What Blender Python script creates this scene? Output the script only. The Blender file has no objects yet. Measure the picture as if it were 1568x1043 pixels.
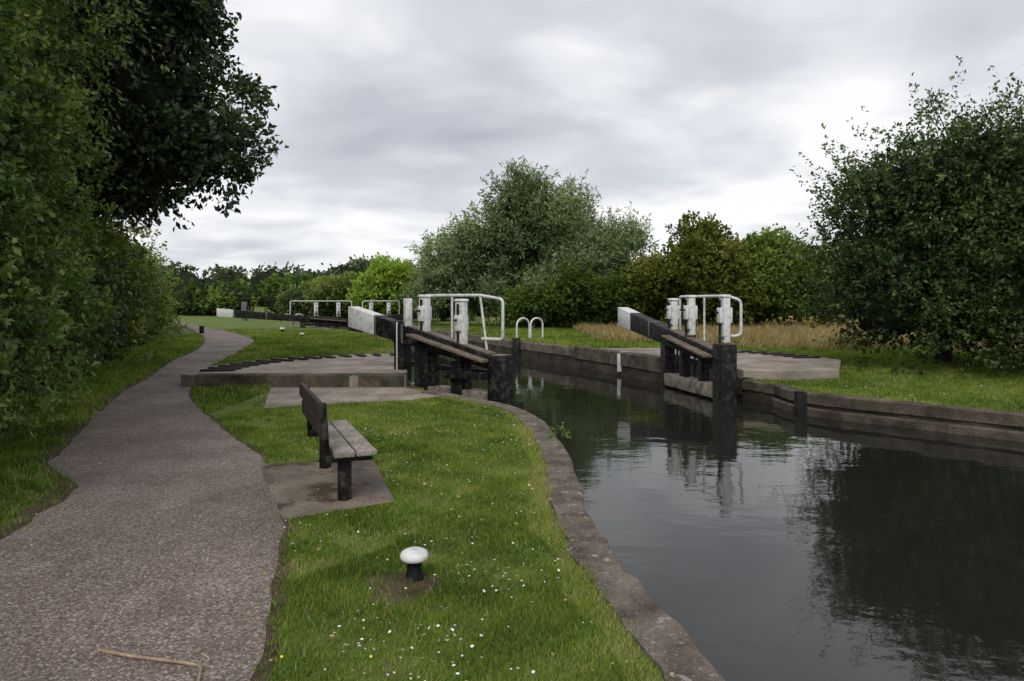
import bpy, math, numpy as np
from mathutils import Vector, Matrix
from mathutils.geometry import delaunay_2d_cdt
rng = np.random.default_rng(7)
scene = bpy.context.scene
scene.view_settings.view_transform = 'Standard'
scene.view_settings.look = 'None'
scene.view_settings.exposure = 0
WATER = -0.38

# ---------------------------------------------------------------- materials
class NT:
    def __init__(s, name):
        s.m = bpy.data.materials.new(name); s.m.use_nodes = True
        s.t = s.m.node_tree; s.t.nodes.clear()
        s.out = s.n('ShaderNodeOutputMaterial')
    def n(s, typ, **kw):
        nd = s.t.nodes.new(typ)
        for k, v in kw.items(): setattr(nd, k, v)
        return nd
    def l(s, a, b): s.t.links.new(a, b)
    def noise(s, scale, detail=4, vec=None, rough=0.55):
        nd = s.n('ShaderNodeTexNoise'); nd.inputs['Scale'].default_value = scale
        nd.inputs['Detail'].default_value = detail; nd.inputs['Roughness'].default_value = rough
        if vec is not None: s.l(vec, nd.inputs['Vector'])
        return nd.outputs['Fac']
    def ramp(s, fac, stops):
        r = s.n('ShaderNodeValToRGB'); e = r.color_ramp.elements
        while len(e) < len(stops): e.new(0.5)
        for i, (p, c) in enumerate(stops):
            e[i].position = p
            e[i].color = (c, c, c, 1) if isinstance(c, (int, float)) else (*c, 1)
        s.l(fac, r.inputs['Fac']); return r.outputs['Color']
    def mix(s, fac, a, b, blend='MIX'):
        m = s.n('ShaderNodeMix', data_type='RGBA', blend_type=blend)
        for v, i in ((fac, 0), (a, 6), (b, 7)):
            if isinstance(v, (int, float)): m.inputs[i].default_value = v if i == 0 else (v, v, v, 1)
            elif isinstance(v, tuple): m.inputs[i].default_value = (*v, 1)
            else: s.l(v, m.inputs[i])
        return m.outputs[2]
    def coord(s): return s.n('ShaderNodeTexCoord').outputs['Object']
    def bump(s, h, strength, dist=0.02):
        b = s.n('ShaderNodeBump'); b.inputs['Strength'].default_value = strength
        b.inputs['Distance'].default_value = dist; s.l(h, b.inputs['Height']); return b.outputs['Normal']
    def bsdf(s, col, rough=0.8, normal=None, spec=0.3):
        p = s.n('ShaderNodeBsdfPrincipled')
        if isinstance(col, tuple): p.inputs['Base Color'].default_value = (*col, 1)
        else: s.l(col, p.inputs['Base Color'])
        if isinstance(rough, (int, float)): p.inputs['Roughness'].default_value = rough
        else: s.l(rough, p.inputs['Roughness'])
        p.inputs['Specular IOR Level'].default_value = spec
        if normal is not None: s.l(normal, p.inputs['Normal'])
        return p
    def done(s, sh): s.l(sh.outputs[0], s.out.inputs[0]); return s.m

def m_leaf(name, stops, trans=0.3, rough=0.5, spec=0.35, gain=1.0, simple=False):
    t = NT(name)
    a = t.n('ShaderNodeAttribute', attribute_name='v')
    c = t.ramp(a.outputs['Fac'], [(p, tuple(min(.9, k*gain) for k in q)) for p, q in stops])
    if simple: p = t.n('ShaderNodeBsdfDiffuse'); t.l(c, p.inputs[0])
    else: p = t.bsdf(c, rough, None, spec)
    tr = t.n('ShaderNodeBsdfTranslucent'); t.l(t.mix(1.0, c, (1.0, 1.15, 0.55), 'MULTIPLY'), tr.inputs[0])
    mx = t.n('ShaderNodeMixShader'); mx.inputs[0].default_value = trans
    t.l(p.outputs[0], mx.inputs[1]); t.l(tr.outputs[0], mx.inputs[2])
    return t.done(mx)

def m_rough(name, a, b, scale=3, rough=0.85, bump=0.3, bscale=60, speck=None, dist=0.01, moss=None):
    t = NT(name); co = t.coord()
    c = t.mix(t.ramp(t.noise(scale, 6, co), [(0.35, 0.0), (0.65, 1.0)]), a, b)
    fine = t.noise(bscale, 5, co, 0.7)
    c = t.mix(1.0, c, t.ramp(fine, [(0.25, 0.55), (0.75, 1.4)]), 'MULTIPLY')
    if speck:
        c = t.mix(t.ramp(t.noise(bscale*1.7, 2, co), [(speck[1], 0.0), (speck[1]+0.05, 1.0)]), c, speck[0])
        if len(speck) > 2:
            c = t.mix(t.ramp(t.noise(11, 5, co, .6), [(.61, 0.0), (.65, .9)]), c, speck[2])
    if moss:
        c = t.mix(t.ramp(t.noise(moss[1], 5, co, 0.65), [(moss[2], 0.0), (moss[2]+0.12, 1.0)]), c, moss[0])
    return t.done(t.bsdf(c, rough, t.bump(fine, bump, dist)))

def m_asphalt():
    t = NT('tarmac'); co = t.coord()
    v = t.n('ShaderNodeTexVoronoi'); v.inputs['Scale'].default_value = 95; t.l(co, v.inputs['Vector'])
    sep = t.n('ShaderNodeSeparateColor'); t.l(v.outputs['Color'], sep.inputs[0])
    chips = t.ramp(sep.outputs[0], [(0.0, (0.100, 0.072, 0.060)), (0.45, (0.18, 0.136, 0.115)), (0.8, (0.265, 0.206, 0.178)), (1.0, (0.44, 0.385, 0.35))])
    big = t.ramp(t.noise(0.9, 6, co, 0.6), [(0.3, 0.64), (0.7, 1.22)])
    c = t.mix(1.0, chips, big, 'MULTIPLY')
    c = t.mix(t.ramp(t.noise(2.2, 8, co, 0.7), [(0.50, 0.0), (0.75, 0.65)]), c, (0.09, 0.066, 0.052))
    c = t.mix(t.ramp(t.noise(14, 4, co, 0.7), [(0.62, 0.0), (0.72, 0.55)]), c, (0.27, 0.215, 0.18))
    n1 = t.bump(v.outputs['Distance'], 0.5, 0.006)
    return t.done(t.bsdf(c, 0.75, n1, 0.3))

def m_black():
    t = NT('black_paint'); co = t.coord()
    c = t.mix(t.ramp(t.noise(7, 8, co, 0.7), [(0.50, 0.0), (0.72, 1.0)]), (0.009, 0.009, 0.010), (0.10, 0.09, 0.075))
    return t.done(t.bsdf(c, 0.6, t.bump(t.noise(30, 6, co), 0.5, 0.012), 0.25))
def m_white():
    t = NT('white_paint'); co = t.coord()
    c = t.mix(t.ramp(t.noise(9, 8, co, 0.75), [(0.48, 0.0), (0.76, 1.0)]), (0.80, 0.80, 0.78), (0.25, 0.23, 0.19))
    return t.done(t.bsdf(c, 0.5, t.bump(t.noise(40, 5, co), 0.2, 0.005), 0.4))
def m_wood(name, a, b):
    t = NT(name); co = t.coord()
    mp = t.n('ShaderNodeMapping'); mp.inputs['Rotation'].default_value = (0, 0, math.radians(-23)); mp.inputs['Scale'].default_value = (22, 2.5, 22); t.l(co, mp.inputs[0])
    g = t.noise(2.0, 8, mp.outputs[0], 0.7)
    c = t.mix(t.ramp(g, [(0.3, 0.0), (0.7, 1.0)]), a, b)
    c = t.mix(1.0, c, t.ramp(t.noise(4, 5, co), [(0.3, 0.6), (0.7, 1.3)]), 'MULTIPLY')
    return t.done(t.bsdf(c, 0.75, t.bump(g, 0.4, 0.006)))
def m_ground():
    t = NT('grass_ground'); co = t.coord()
    a = t.n('ShaderNodeAttribute', attribute_name='dry')
    g = t.mix(t.ramp(t.noise(1.1, 8, co, 0.7), [(0.3, 0.0), (0.7, 1.0)]), (0.08, 0.125, 0.026), (0.175, 0.235, 0.05))
    g = t.mix(1.0, g, t.ramp(t.noise(25, 6, co, 0.75), [(0.25, 0.45), (0.75, 1.45)]), 'MULTIPLY')
    g = t.mix(t.ramp(t.noise(2.6, 6, co, 0.65), [(0.54, 0.0), (0.68, .65)]), g, (0.17, 0.135, 0.07))
    d = t.mix(t.ramp(t.noise(2.0, 7, co, 0.7), [(0.35, 0.0), (0.68, 1.0)]), (0.36, 0.265, 0.14), (0.22, 0.20, 0.08))
    c = t.mix(a.outputs['Fac'], g, d)
    return t.done(t.bsdf(c, 0.9, t.bump(t.noise(40, 6, co, 0.7), 0.6, 0.03), 0.15))
def m_wall():
    t = NT('lock_wall_brick'); co = t.coord()
    c = t.mix(t.ramp(t.noise(2.0, 8, co, 0.7), [(0.35, 0.0), (0.7, 1.0)]), (0.028, 0.022, 0.017), (0.12, 0.09, 0.066))
    c = t.mix(t.ramp(t.noise(6, 6, co, 0.7), [(0.55, 0.0), (0.7, 0.7)]), c, (0.05, 0.06, 0.02))
    return t.done(t.bsdf(c, 0.8, t.bump(t.noise(25, 6, co), 0.6, 0.03)))
def m_water():
    t = NT('canal_water'); co = t.coord()
    mp = t.n('ShaderNodeMapping'); mp.inputs['Scale'].default_value = (1.0, 1.6, 1.0); t.l(co, mp.inputs[0])
    n1 = t.noise(1.1, 3, mp.outputs[0], 0.5); n2 = t.noise(8.0, 3, mp.outputs[0], 0.5)
    s = t.n('ShaderNodeMath', operation='MULTIPLY_ADD'); t.l(n2, s.inputs[0]); s.inputs[1].default_value = 0.09; t.l(n1, s.inputs[2])
    b = t.bump(s.outputs[0], 0.16, 0.05)
    p = t.bsdf((0.016, 0.017, 0.013), 0.02, b, 0.5); p.inputs['IOR'].default_value = 1.42
    return t.done(p)

M = dict(
 black=m_black(), white=m_white(), tarmac=m_asphalt(), ground=m_ground(), wall=m_wall(), water=m_water(),
 coping=m_rough('coping_stone', (0.085, 0.066, 0.052), (0.235, 0.19, 0.155), 3.5, 0.85, 1.0, 45, ((0.42, 0.39, 0.36), 0.64, (0.38, 0.35, 0.31)), 0.018, ((0.065, 0.075, 0.028), 3.0, 0.60)),
 bankstone=m_rough('bank_stone', (0.05, 0.039, 0.030), (0.19, 0.155, 0.12), 2.2, 0.85, 0.9, 30, ((0.30, 0.27, 0.22), 0.68), 0.025, ((0.055, 0.07, 0.02), 2.5, 0.54)),
 concrete=m_rough('concrete_paving', (0.22, 0.18, 0.145), (0.40, 0.335, 0.28), 1.5, 0.85, 0.4, 45, ((0.12, 0.10, 0.07), 0.66), 0.008, ((0.14, 0.12, 0.065), 1.6, 0.60)),
 pad=m_rough('bench_slab', (0.14, 0.11, 0.085), (0.27, 0.22, 0.175), 2.0, 0.85, 0.5, 50, ((0.07, 0.055, 0.04), 0.62), 0.01, ((0.07, 0.05, 0.03), 2.2, 0.50)),
 dirt=m_rough('bare_soil', (0.05, 0.036, 0.023), (0.13, 0.092, 0.06), 5, 0.95, 0.8, 40, None, 0.02, ((0.06, 0.10, 0.02), 4.0, 0.58)),
 timber=m_wood('weathered_timber', (0.10, 0.077, 0.055), (0.26, 0.205, 0.155)),
 rail=m_rough('wet_oak', (0.12, 0.10, 0.075), (0.34, 0.30, 0.24), 5, 0.8, 0.6, 30, None, 0.01, ((0.05, 0.06, 0.02), 3, .58)),
 seat=m_wood('seat_timber', (0.17, 0.145, 0.12), (0.42, 0.375, 0.33)),
 seatdark=m_wood('back_timber', (0.02, 0.018, 0.016), (0.07, 0.06, 0.05)),
 tread=m_rough('tread_brick', (0.015, 0.013, 0.012), (0.045, 0.035, 0.03), 4, 0.8, 0.5, 40),
 bark=m_rough('bark', (0.04, 0.03, 0.022), (0.10, 0.08, 0.06), 5, 0.95, 0.8, 30, None, 0.02),
 twig=m_rough('dry_twig', (0.30, 0.22, 0.13), (0.45, 0.35, 0.22), 8, 0.8, 0.3, 60),
 core=m_rough('foliage_light_block', (0.008, 0.014, 0.005), (0.02, 0.032, 0.010), 3, 0.95, 1.0, 12, None, 0.1),  # dark filling of the added cores that block light in foliage
 daisy=m_rough('daisy_petals', (0.75, 0.75, 0.72), (0.85, 0.85, 0.82), 3, 0.7, 0.0, 10),
 dande=m_rough('yellow_petals', (0.75, 0.55, 0.03), (0.8, 0.6, 0.05), 3, 0.7, 0.0, 10),
 red=m_rough('red_paint', (0.35, 0.05, 0.03), (0.5, 0.09, 0.05), 3, 0.6, 0.1, 20),
 grey=m_rough('grey_metal', (0.10, 0.10, 0.10), (0.18, 0.18, 0.18), 3, 0.6, 0.1, 20),
)
G = m_leaf('grass_blades', [(0.0, (0.065, 0.11, 0.022)), (0.5, (0.185, 0.275, 0.045)), (0.85, (0.34, 0.395, 0.085)), (1.0, (0.48, 0.40, 0.21))], 0.33, simple=True)
GD = m_leaf('dry_grass_blades', [(0.0, (0.16, 0.15, 0.05)), (0.5, (0.40, 0.30, 0.15)), (1.0, (0.55, 0.43, 0.25))], 0.25, simple=True)
LF = dict(
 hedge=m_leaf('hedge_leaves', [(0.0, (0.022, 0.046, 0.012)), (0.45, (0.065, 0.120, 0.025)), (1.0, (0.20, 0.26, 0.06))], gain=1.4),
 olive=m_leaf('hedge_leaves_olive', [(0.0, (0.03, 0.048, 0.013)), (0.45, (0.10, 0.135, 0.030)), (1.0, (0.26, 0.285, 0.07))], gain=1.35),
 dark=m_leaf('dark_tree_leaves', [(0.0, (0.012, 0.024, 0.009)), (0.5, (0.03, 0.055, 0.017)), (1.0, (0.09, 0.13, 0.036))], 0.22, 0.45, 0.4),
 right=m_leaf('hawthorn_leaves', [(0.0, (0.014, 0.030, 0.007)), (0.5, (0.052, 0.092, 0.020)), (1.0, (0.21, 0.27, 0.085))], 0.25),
 willow=m_leaf('willow_leaves', [(0.0, (0.055, 0.085, 0.035)), (0.5, (0.165, 0.23, 0.095)), (1.0, (0.39, 0.46, 0.26))], 0.25, simple=True),
 brown=m_leaf('maple_leaves', [(0.0, (0.045, 0.06, 0.013)), (0.5, (0.125, 0.155, 0.03)), (1.0, (0.30, 0.29, 0.08))], 0.25, simple=True),
 mid=m_leaf('thorn_leaves', [(0.0, (0.035, 0.06, 0.015)), (0.5, (0.10, 0.16, 0.034)), (1.0, (0.21, 0.30, 0.065))], 0.25, simple=True),
 lime=m_leaf('lime_leaves', [(0.0, (0.11, 0.18, 0.022)), (0.5, (0.27, 0.39, 0.06)), (1.0, (0.44, 0.55, 0.11))], 0.35, simple=True),
 far=m_leaf('distant_leaves', [(0.0, (0.06, 0.08, 0.05)), (0.5, (0.10, 0.13, 0.07)), (1.0, (0.17, 0.20, 0.10))], 0.1, simple=True),
)

# ---------------------------------------------------------------- helpers
def link(ob): scene.collection.objects.link(ob); return ob
def np_mesh(name, V, F, mats, midx=None, attr=None, loc=(0, 0, 0), smooth=None, aname='v'):
    V = np.asarray(V, dtype=np.float32) - np.array(loc, dtype=np.float32); F = np.asarray(F, dtype=np.int32)
    me = bpy.data.meshes.new(name); k = F.shape[1]
    me.vertices.add(len(V)); me.vertices.foreach_set('co', V.ravel())
    me.loops.add(F.size); me.loops.foreach_set('vertex_index', F.ravel())
    me.polygons.add(len(F)); me.polygons.foreach_set('loop_start', np.arange(0, F.size, k, dtype=np.int32))
    me.polygons.foreach_set('loop_total', np.full(len(F), k, dtype=np.int32))
    for m in mats: me.materials.append(m)
    if midx is not None: me.polygons.foreach_set('material_index', np.asarray(midx, dtype=np.int32))
    if smooth is not None: me.polygons.foreach_set('use_smooth', np.asarray(smooth, dtype=bool))
    if attr is not None:
        at = me.attributes.new(aname, 'FLOAT', 'POINT'); at.data.foreach_set('value', np.asarray(attr, dtype=np.float32))
    me.update(); me.validate()
    ob = bpy.data.objects.new(name, me); ob.location = loc
    return link(ob)
def unit(a): return a / (np.linalg.norm(a, axis=-1, keepdims=True) + 1e-9)
def sstep(a, b, x): t = np.clip((x-a)/(b-a), 0, 1); return t*t*(3-2*t)
def H(x, y): return 0.2*sstep(13.4, 18.0, np.asarray(y, dtype=float))
def inpoly(px, py, poly):
    inside = np.zeros(len(px), bool); n = len(poly)
    for i in range(n):
        x1, y1 = poly[i]; x2, y2 = poly[(i+1) % n]
        if y1 == y2: continue
        c = ((y1 > py) != (y2 > py)) & (px < (x2-x1)*(py-y1)/(y2-y1)+x1)
        inside ^= c
    return inside
def catmull(P, n=6):
    P = np.array(P, float); out = []
    for i in range(len(P)-1):
        p0 = P[max(i-1, 0)]; p1 = P[i]; p2 = P[i+1]; p3 = P[min(i+2, len(P)-1)]
        for t in np.linspace(0, 1, n, endpoint=False):
            out.append(0.5*((2*p1)+(-p0+p2)*t+(2*p0-5*p1+4*p2-p3)*t*t+(-p0+3*p1-3*p2+p3)*t**3))
    out.append(P[-1]); return np.array(out)
def pnoise(x, y, s=1.0):
    x = x*s; y = y*s
    return (np.sin(x*1.7+1.3*np.sin(y*1.1+.5))+np.sin(y*2.3+1.7*np.sin(x*.9+2.))+.7*np.sin(x*4.1+y*3.3+np.sin(y*5.2))+.5*np.sin(x*8.3-y*7.1+1.))/3.2

def sheet(name, loops, keep, grid, mat, zfun, attrf=None, aname='v'):
    pts = []; edges = []
    for lp in loops:
        s = len(pts); pts += [Vector((float(p[0]), float(p[1]))) for p in lp]
        edges += [(s+i, s+(i+1) % len(lp)) for i in range(len(lp))]
    pts += [Vector((float(p[0]), float(p[1]))) for p in grid]
    v, e, f, *_ = delaunay_2d_cdt(pts, edges, [], 0, 1e-5)
    V = np.array([(a.x, a.y) for a in v]); F = np.array([t for t in f if len(t) == 3])
    c = V[F].mean(axis=1); F = F[keep(c[:, 0], c[:, 1])]
    a = V[F]; area = (a[:, 1, 0]-a[:, 0, 0])*(a[:, 2, 1]-a[:, 0, 1])-(a[:, 2, 0]-a[:, 0, 0])*(a[:, 1, 1]-a[:, 0, 1])
    F[area < 0] = F[area < 0][:, ::-1]
    F = F[np.abs(area) > 1e-8]
    Z = zfun(V[:, 0], V[:, 1])
    return np_mesh(name, np.c_[V, Z], F, [mat], attr=None if attrf is None else attrf(V[:, 0], V[:, 1]), aname=aname)
def gridpts(x0, x1, y0, y1, s, poly=None):
    X, Y = np.meshgrid(np.arange(x0, x1, s), np.arange(y0, y1, s)); X = X.ravel()+0.013; Y = Y.ravel()+0.017
    if poly is not None: k = inpoly(X, Y, poly); X = X[k]; Y = Y[k]
    return np.c_[X, Y]

# ---------------------------------------------------------------- plan
Lb = catmull([(5,-30),(3,-10),(1.9,-3),(1.4,1),(1.08,2.4),(.95,3.05),(.82,3.7),(.68,4.44),(.59,5.55),(.61,7.1),(.52,8.66),(.28,10.15),(-.15,11.1),(-.8,11.95),(-1.5,12.75)], 5)
Lk = np.array([(-2.05,13.4),(-2.15,14.35),(-2.65,15.4),(-2.9,18),(-4.5,25),(-7.5,32),(-10.7,38),(-13.5,44),(-18,55),(-22,62)])
Rk = np.array([(-17,64),(-13,56),(-8.9,46),(-6.1,39),(-2.9,32),(.14,24.8),(1.96,21.3),(3.04,18.9),(3.7,17.2),(4.3,16.9),(4.75,15.6),(4.85,14.3)])
Rb = catmull([(5.25,13.6),(5.4,12.4),(6.6,11.1),(7.7,10.0),(10.5,7.6),(16,4),(26,0),(45,-6)], 5)
canal = [tuple(p) for p in np.vstack([Lb, Lk, Rk, Rb, [(45,-30)]])]

pathL = catmull([(-3.2,-3),(-3.4,2),(-3.55,4.0),(-3.62,4.9),(-3.75,5.5),(-3.95,6.2),(-4.75,7.0),(-5.1,7.8),(-5.8,9.35),(-7.2,12.7),(-8.0,15.4),(-9.6,20.9),(-12.3,27.3),(-16,34.2),(-21.5,44),(-30,58)], 6)
pathR = catmull([(-.7,-3),(-1.0,1.5),(-1.15,3.05),(-1.42,4.04),(-1.75,5.22),(-2.55,7.1),(-3.75,8.9),(-5.2,11.2),(-6.0,12.7),(-6.9,15.2),(-7.7,19.0),(-9.6,25.4),(-13.2,32),(-18,39.5),(-27,54)], 6)
def jit(P, a):
    P = P.copy(); P[:, 0] += a*pnoise(P[:, 1]*3, P[:, 0]*0+1, 2.0)+rng.normal(0, a*.25, len(P)); return P
def dense(P, s=0.12, ymax=20):
    out = []
    for i in range(len(P)-1):
        n = max(1, int(np.linalg.norm(P[i+1]-P[i])/s)) if P[i][1] < ymax else 1
        for t in range(n): out.append(P[i]+(P[i+1]-P[i])*t/n)
    out.append(P[-1]); return np.array(out)
pL = jit(dense(pathL), .035); pR = jit(dense(pathR), .035)
path_poly = [tuple(p) for p in np.vstack([pL, pR[::-1]])]
dL = pL.copy(); dL[:, 0] -= .17+.08*pnoise(pL[:, 1], pL[:, 1]*0, 2.5); dR = pR.copy(); dR[:, 0] += .07+.05*pnoise(pR[:, 1], pR[:, 1]*0+3, 3.0)  # bare soil rim, widened on the left where its dark also paints shadow
dirt_poly = [tuple(p) for p in np.vstack([dL, dR[::-1]])]
bench_pad = [(-2.62,7.05),(-1.76,5.25),(-.98,5.72),(-1.45,7.2)]
front_pad = [(-3.9,10.7),(-4.7,13.3),(-2.1,13.3),(-1.65,12.75),(-1.15,12.1),(-1.7,11.55),(-2.6,11.3)]
Hc = np.array((-2.35,14.6))
arc = [tuple(Hc+4.35*np.array((math.cos(math.radians(a)), math.sin(math.radians(a))))) for a in range(98, 196, 6)]
platform = [(-6.15,13.36),(-2.08,13.36),(-2.2,14.38),(-2.7,15.4),(-2.93,18.0)]+arc
platform = [p for p in platform if p[1] >= 13.35]
Rc = np.array((3.9,16.8))
arcR = [tuple(Rc+4.2*np.array((math.cos(math.radians(a)), math.sin(math.radians(a))))) for a in range(0, 112, 8)]
platR = [(3.74,17.25),(4.32,16.95),(4.8,15.6),(4.88,14.4),(5.6,14.15),(7.0,14.6)]+arcR+[(2.0,21.3),(3.06,18.9)]

def dryf(x, y):
    d = sstep(4.5, 8.0, x-0.0*y+1.2*pnoise(x, y, .5))*sstep(19.5, 22.5, y+pnoise(x, y, .8))
    d2 = sstep(1.5, 5, x)*sstep(23, 25, y)
    return np.clip(np.maximum(d, .9*d2), 0, 1)
outer = [(-500,-60),(500,-60),(500,1100),(-500,1100)]
gp = np.vstack([gridpts(-30, 30, -6, 48, .5), gridpts(-490, 490, -50, 1080, 30)])
sheet('ground', [outer, canal], lambda x, y: ~inpoly(x, y, canal), gp, M['ground'], H, dryf, 'dry')
sheet('soil_shadow_edge', [dirt_poly], lambda x, y: inpoly(x, y, dirt_poly), gridpts(-30, 0, -3, 58, .5, dirt_poly), M['dirt'], lambda x, y: H(x, y)+.004)
sheet('towpath', [path_poly], lambda x, y: inpoly(x, y, path_poly), gridpts(-30, 0, -3, 58, .5, path_poly), M['tarmac'], lambda x, y: H(x, y)+.009)
sheet('bench_paving', [bench_pad], lambda x, y: inpoly(x, y, bench_pad), gridpts(-3, -1, 5, 8, .5, bench_pad), M['pad'], lambda x, y: H(x, y)+.013)
sheet('lockside_paving', [front_pad], lambda x, y: inpoly(x, y, front_pad), gridpts(-5, -1, 10, 14, .5, front_pad), M['concrete'], lambda x, y: H(x, y)+.008)
np_mesh('canal_water', [(-60,-40,WATER),(70,-40,WATER),(70,75,WATER),(-60,75,WATER)], [(0,1,2,3)], [M['water']])

c = np.array(canal); n = len(c)
V = np.vstack([np.c_[c, H(c[:, 0], c[:, 1])], np.c_[c, np.full(n, -1.8)]])
np_mesh('canal_wall', V, [(i, (i+1) % n, n+(i+1) % n, n+i) for i in range(n)], [M['wall']])

def prism(poly, z0, z1, name, mat, bevel=.0, rough=False):
    import bmesh
    bm = bmesh.new(); b = [bm.verts.new((p[0], p[1], z0)) for p in poly]; t = [bm.verts.new((p[0], p[1], z1)) for p in poly]
    bm.faces.new(t); n = len(poly)
    for i in range(n): bm.faces.new((b[i], b[(i+1) % n], t[(i+1) % n], t[i]))
    bmesh.ops.recalc_face_normals(bm, faces=bm.faces)
    me = bpy.data.meshes.new(name); bm.to_mesh(me); bm.free(); me.materials.append(mat)
    ob = link(bpy.data.objects.new(name, me))
    if bevel: md = ob.modifiers.new('b', 'BEVEL'); md.width = bevel; md.segments = 2; md.limit_method = 'ANGLE'; md.angle_limit = 1.0
    return ob
prism(platform, -.1, .235, 'lock_platform', M['concrete'], .02)
prism(platR, -.1, .235, 'lock_platform', M['concrete'], .02)

def coping(name, P, w, top, bot, proud, mat, wob=.012, hfix=None):
    P = dense(np.array(P, float), .16, 22); T = np.gradient(P, axis=0); T = unit(T); N = np.c_[-T[:, 1], T[:, 0]]
    k = len(P); hz = H(P[:, 0], P[:, 1]) if hfix is None else np.full(k, hfix)
    a = P+N*(w+rng.normal(0, wob, (k, 1))); b = P-N*(proud+rng.normal(0, wob*.6, (k, 1)))
    zt = hz+top+rng.normal(0, .003, k); br = .025
    prof = [np.c_[a, hz-.05], np.c_[a, zt], np.c_[b+N*br, zt], np.c_[b, zt-br], np.c_[b, hz+bot], np.c_[P+N*.05, hz+bot]]
    V = np.vstack(prof); F = []
    for j in range(5):
        for i in range(k-1): F.append((j*k+i, j*k+i+1, (j+1)*k+i+1, (j+1)*k+i))
    return np_mesh(name, V, F, [mat], smooth=[False]*len(F))
coping('canal_coping', Lb[15:], .27, .022, -.24, .03, M['coping'], .024)
coping('lockside_coping', Lk[3:], .35, .03, -.25, .03, M['coping'])
coping('lockside_coping', Rk[:7], .35, .03, -.25, .03, M['coping'])
coping('lockside_coping', Rk[6:], .30, .06, -.30, .04, M['bankstone'])
coping('canal_coping', np.vstack([Rk[-1:], Rb]), .20, .022, -.17, .04, M['bankstone'], .02)
coping('bank_ledge', Rb, .05, -.24, -.42, .10, M['bankstone'])
coping('platform_kerb', [(-6.2,13.375),(-2.1,13.375)], .22, .012, -.30, .02, M['bankstone'], .006, .24)

# ---------------------------------------------------------------- part builders
def empty(name, loc):
    e = bpy.data.objects.new(name, None); e.location = loc; e.empty_display_size = .3; return link(e)
def par(ob, e): ob.parent = e; ob.matrix_parent_inverse = Matrix.Translation(-Vector(e.location)); return ob
def bar(name, p0, p1, w, h0, h1, mat, e=None, bev=.012, side=None):
    p0 = Vector(p0); p1 = Vector(p1); d = (p1-p0); dh = Vector((d.x, d.y, 0)).normalized()
    s = Vector((-dh.y, dh.x, 0))*w/2; V = []
    for p, h in ((p0, h0), (p1, h1)):
        V += [p+s, p-s, p-s-Vector((0, 0, h)), p+s-Vector((0, 0, h))]
    F = [(0,1,2,3),(7,6,5,4),(0,4,5,1),(1,5,6,2),(2,6,7,3),(3,7,4,0)]
    ob = np_mesh(name, V, F, [mat])
    md = ob.modifiers.new('b', 'BEVEL'); md.width = bev; md.segments = 2
    if e: par(ob, e)
    return ob
def post(name, xy, w, d, z0, z1, mat, e=None, ang=0, bev=.012, top=1.0):
    ca, sa = math.cos(ang), math.sin(ang); V = []
    for z, k in ((z0, 1), (z1, top)):
        for sx, sy in ((-1,-1),(1,-1),(1,1),(-1,1)):
            x = sx*w/2*k; y = sy*d/2*k; V.append((xy[0]+x*ca-y*sa, xy[1]+x*sa+y*ca, z))
    F = [(3,2,1,0),(4,5,6,7),(0,1,5,4),(1,2,6,5),(2,3,7,6),(3,0,4,7)]
    ob = np_mesh(name, V, F, [mat]); md = ob.modifiers.new('b', 'BEVEL'); md.width = bev; md.segments = 2
    if e: par(ob, e)
    return ob
def tubeVF(P, r, n=6):
    P = np.array(P, float); r = np.broadcast_to(np.array(r, float), (len(P),)); T = unit(np.gradient(P, axis=0)); V = []; F = []
    up = np.array((0, 0, 1.)) if abs(T[0][2]) < .9 else np.array((1., 0, 0))
    for i in range(len(P)):
        a = np.cross(T[i], up); a = a/(np.linalg.norm(a)+1e-9) if np.linalg.norm(a) > .05 else np.array((1., 0, 0)); b = np.cross(T[i], a)
        for k in range(n):
            th = 2*math.pi*k/n; V.append(P[i]+r[i]*(math.cos(th)*a+math.sin(th)*b))
    for i in range(len(P)-1):
        for k in range(n): F.append((i*n+k, i*n+(k+1) % n, (i+1)*n+(k+1) % n, (i+1)*n+k))
    return np.array(V), np.array(F)
def pipe(name, pts, r, mat, e=None, rad=.09, cyclic=False):
    cu = bpy.data.curves.new(name, 'CURVE'); cu.dimensions = '3D'; sp = cu.splines.new('POLY')
    P = [Vector(p) for p in pts]; out = [P[0]]
    for i in range(1, len(P)-1):
        a = (P[i-1]-P[i]); b = (P[i+1]-P[i]); k = min(rad, a.length/2, b.length/2)
        s = P[i]+a.normalized()*k; t = P[i]+b.normalized()*k
        for u in (0, .25, .5, .75, 1): out.append((1-u)**2*s+2*u*(1-u)*P[i]+u*u*t)
    out.append(P[-1]); sp.points.add(len(out)-1)
    for q, p in zip(sp.points, out): q.co = (*p, 1)
    cu.bevel_depth = r; cu.bevel_resolution = 3; cu.use_fill_caps = True; cu.materials.append(mat)
    ob = link(bpy.data.objects.new(name, cu))
    if e: par(ob, e)
    return ob
def lathe(name, prof, xy, mats, n=24, e=None, midx=None):
    V = []; F = []
    for r, z in prof:
        for k in range(n): th = 2*math.pi*k/n; V.append((xy[0]+r*math.cos(th), xy[1]+r*math.sin(th), z))
    for i in range(len(prof)-1):
        for k in range(n): F.append((i*n+k, i*n+(k+1) % n, (i+1)*n+(k+1) % n, (i+1)*n+k))
    mi = None if midx is None else [midx[i] for i in range(len(prof)-1) for _ in range(n)]
    ob = np_mesh(name, V, F, mats, midx=mi, smooth=[True]*len(F))
    if e: par(ob, e)
    return ob

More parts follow.
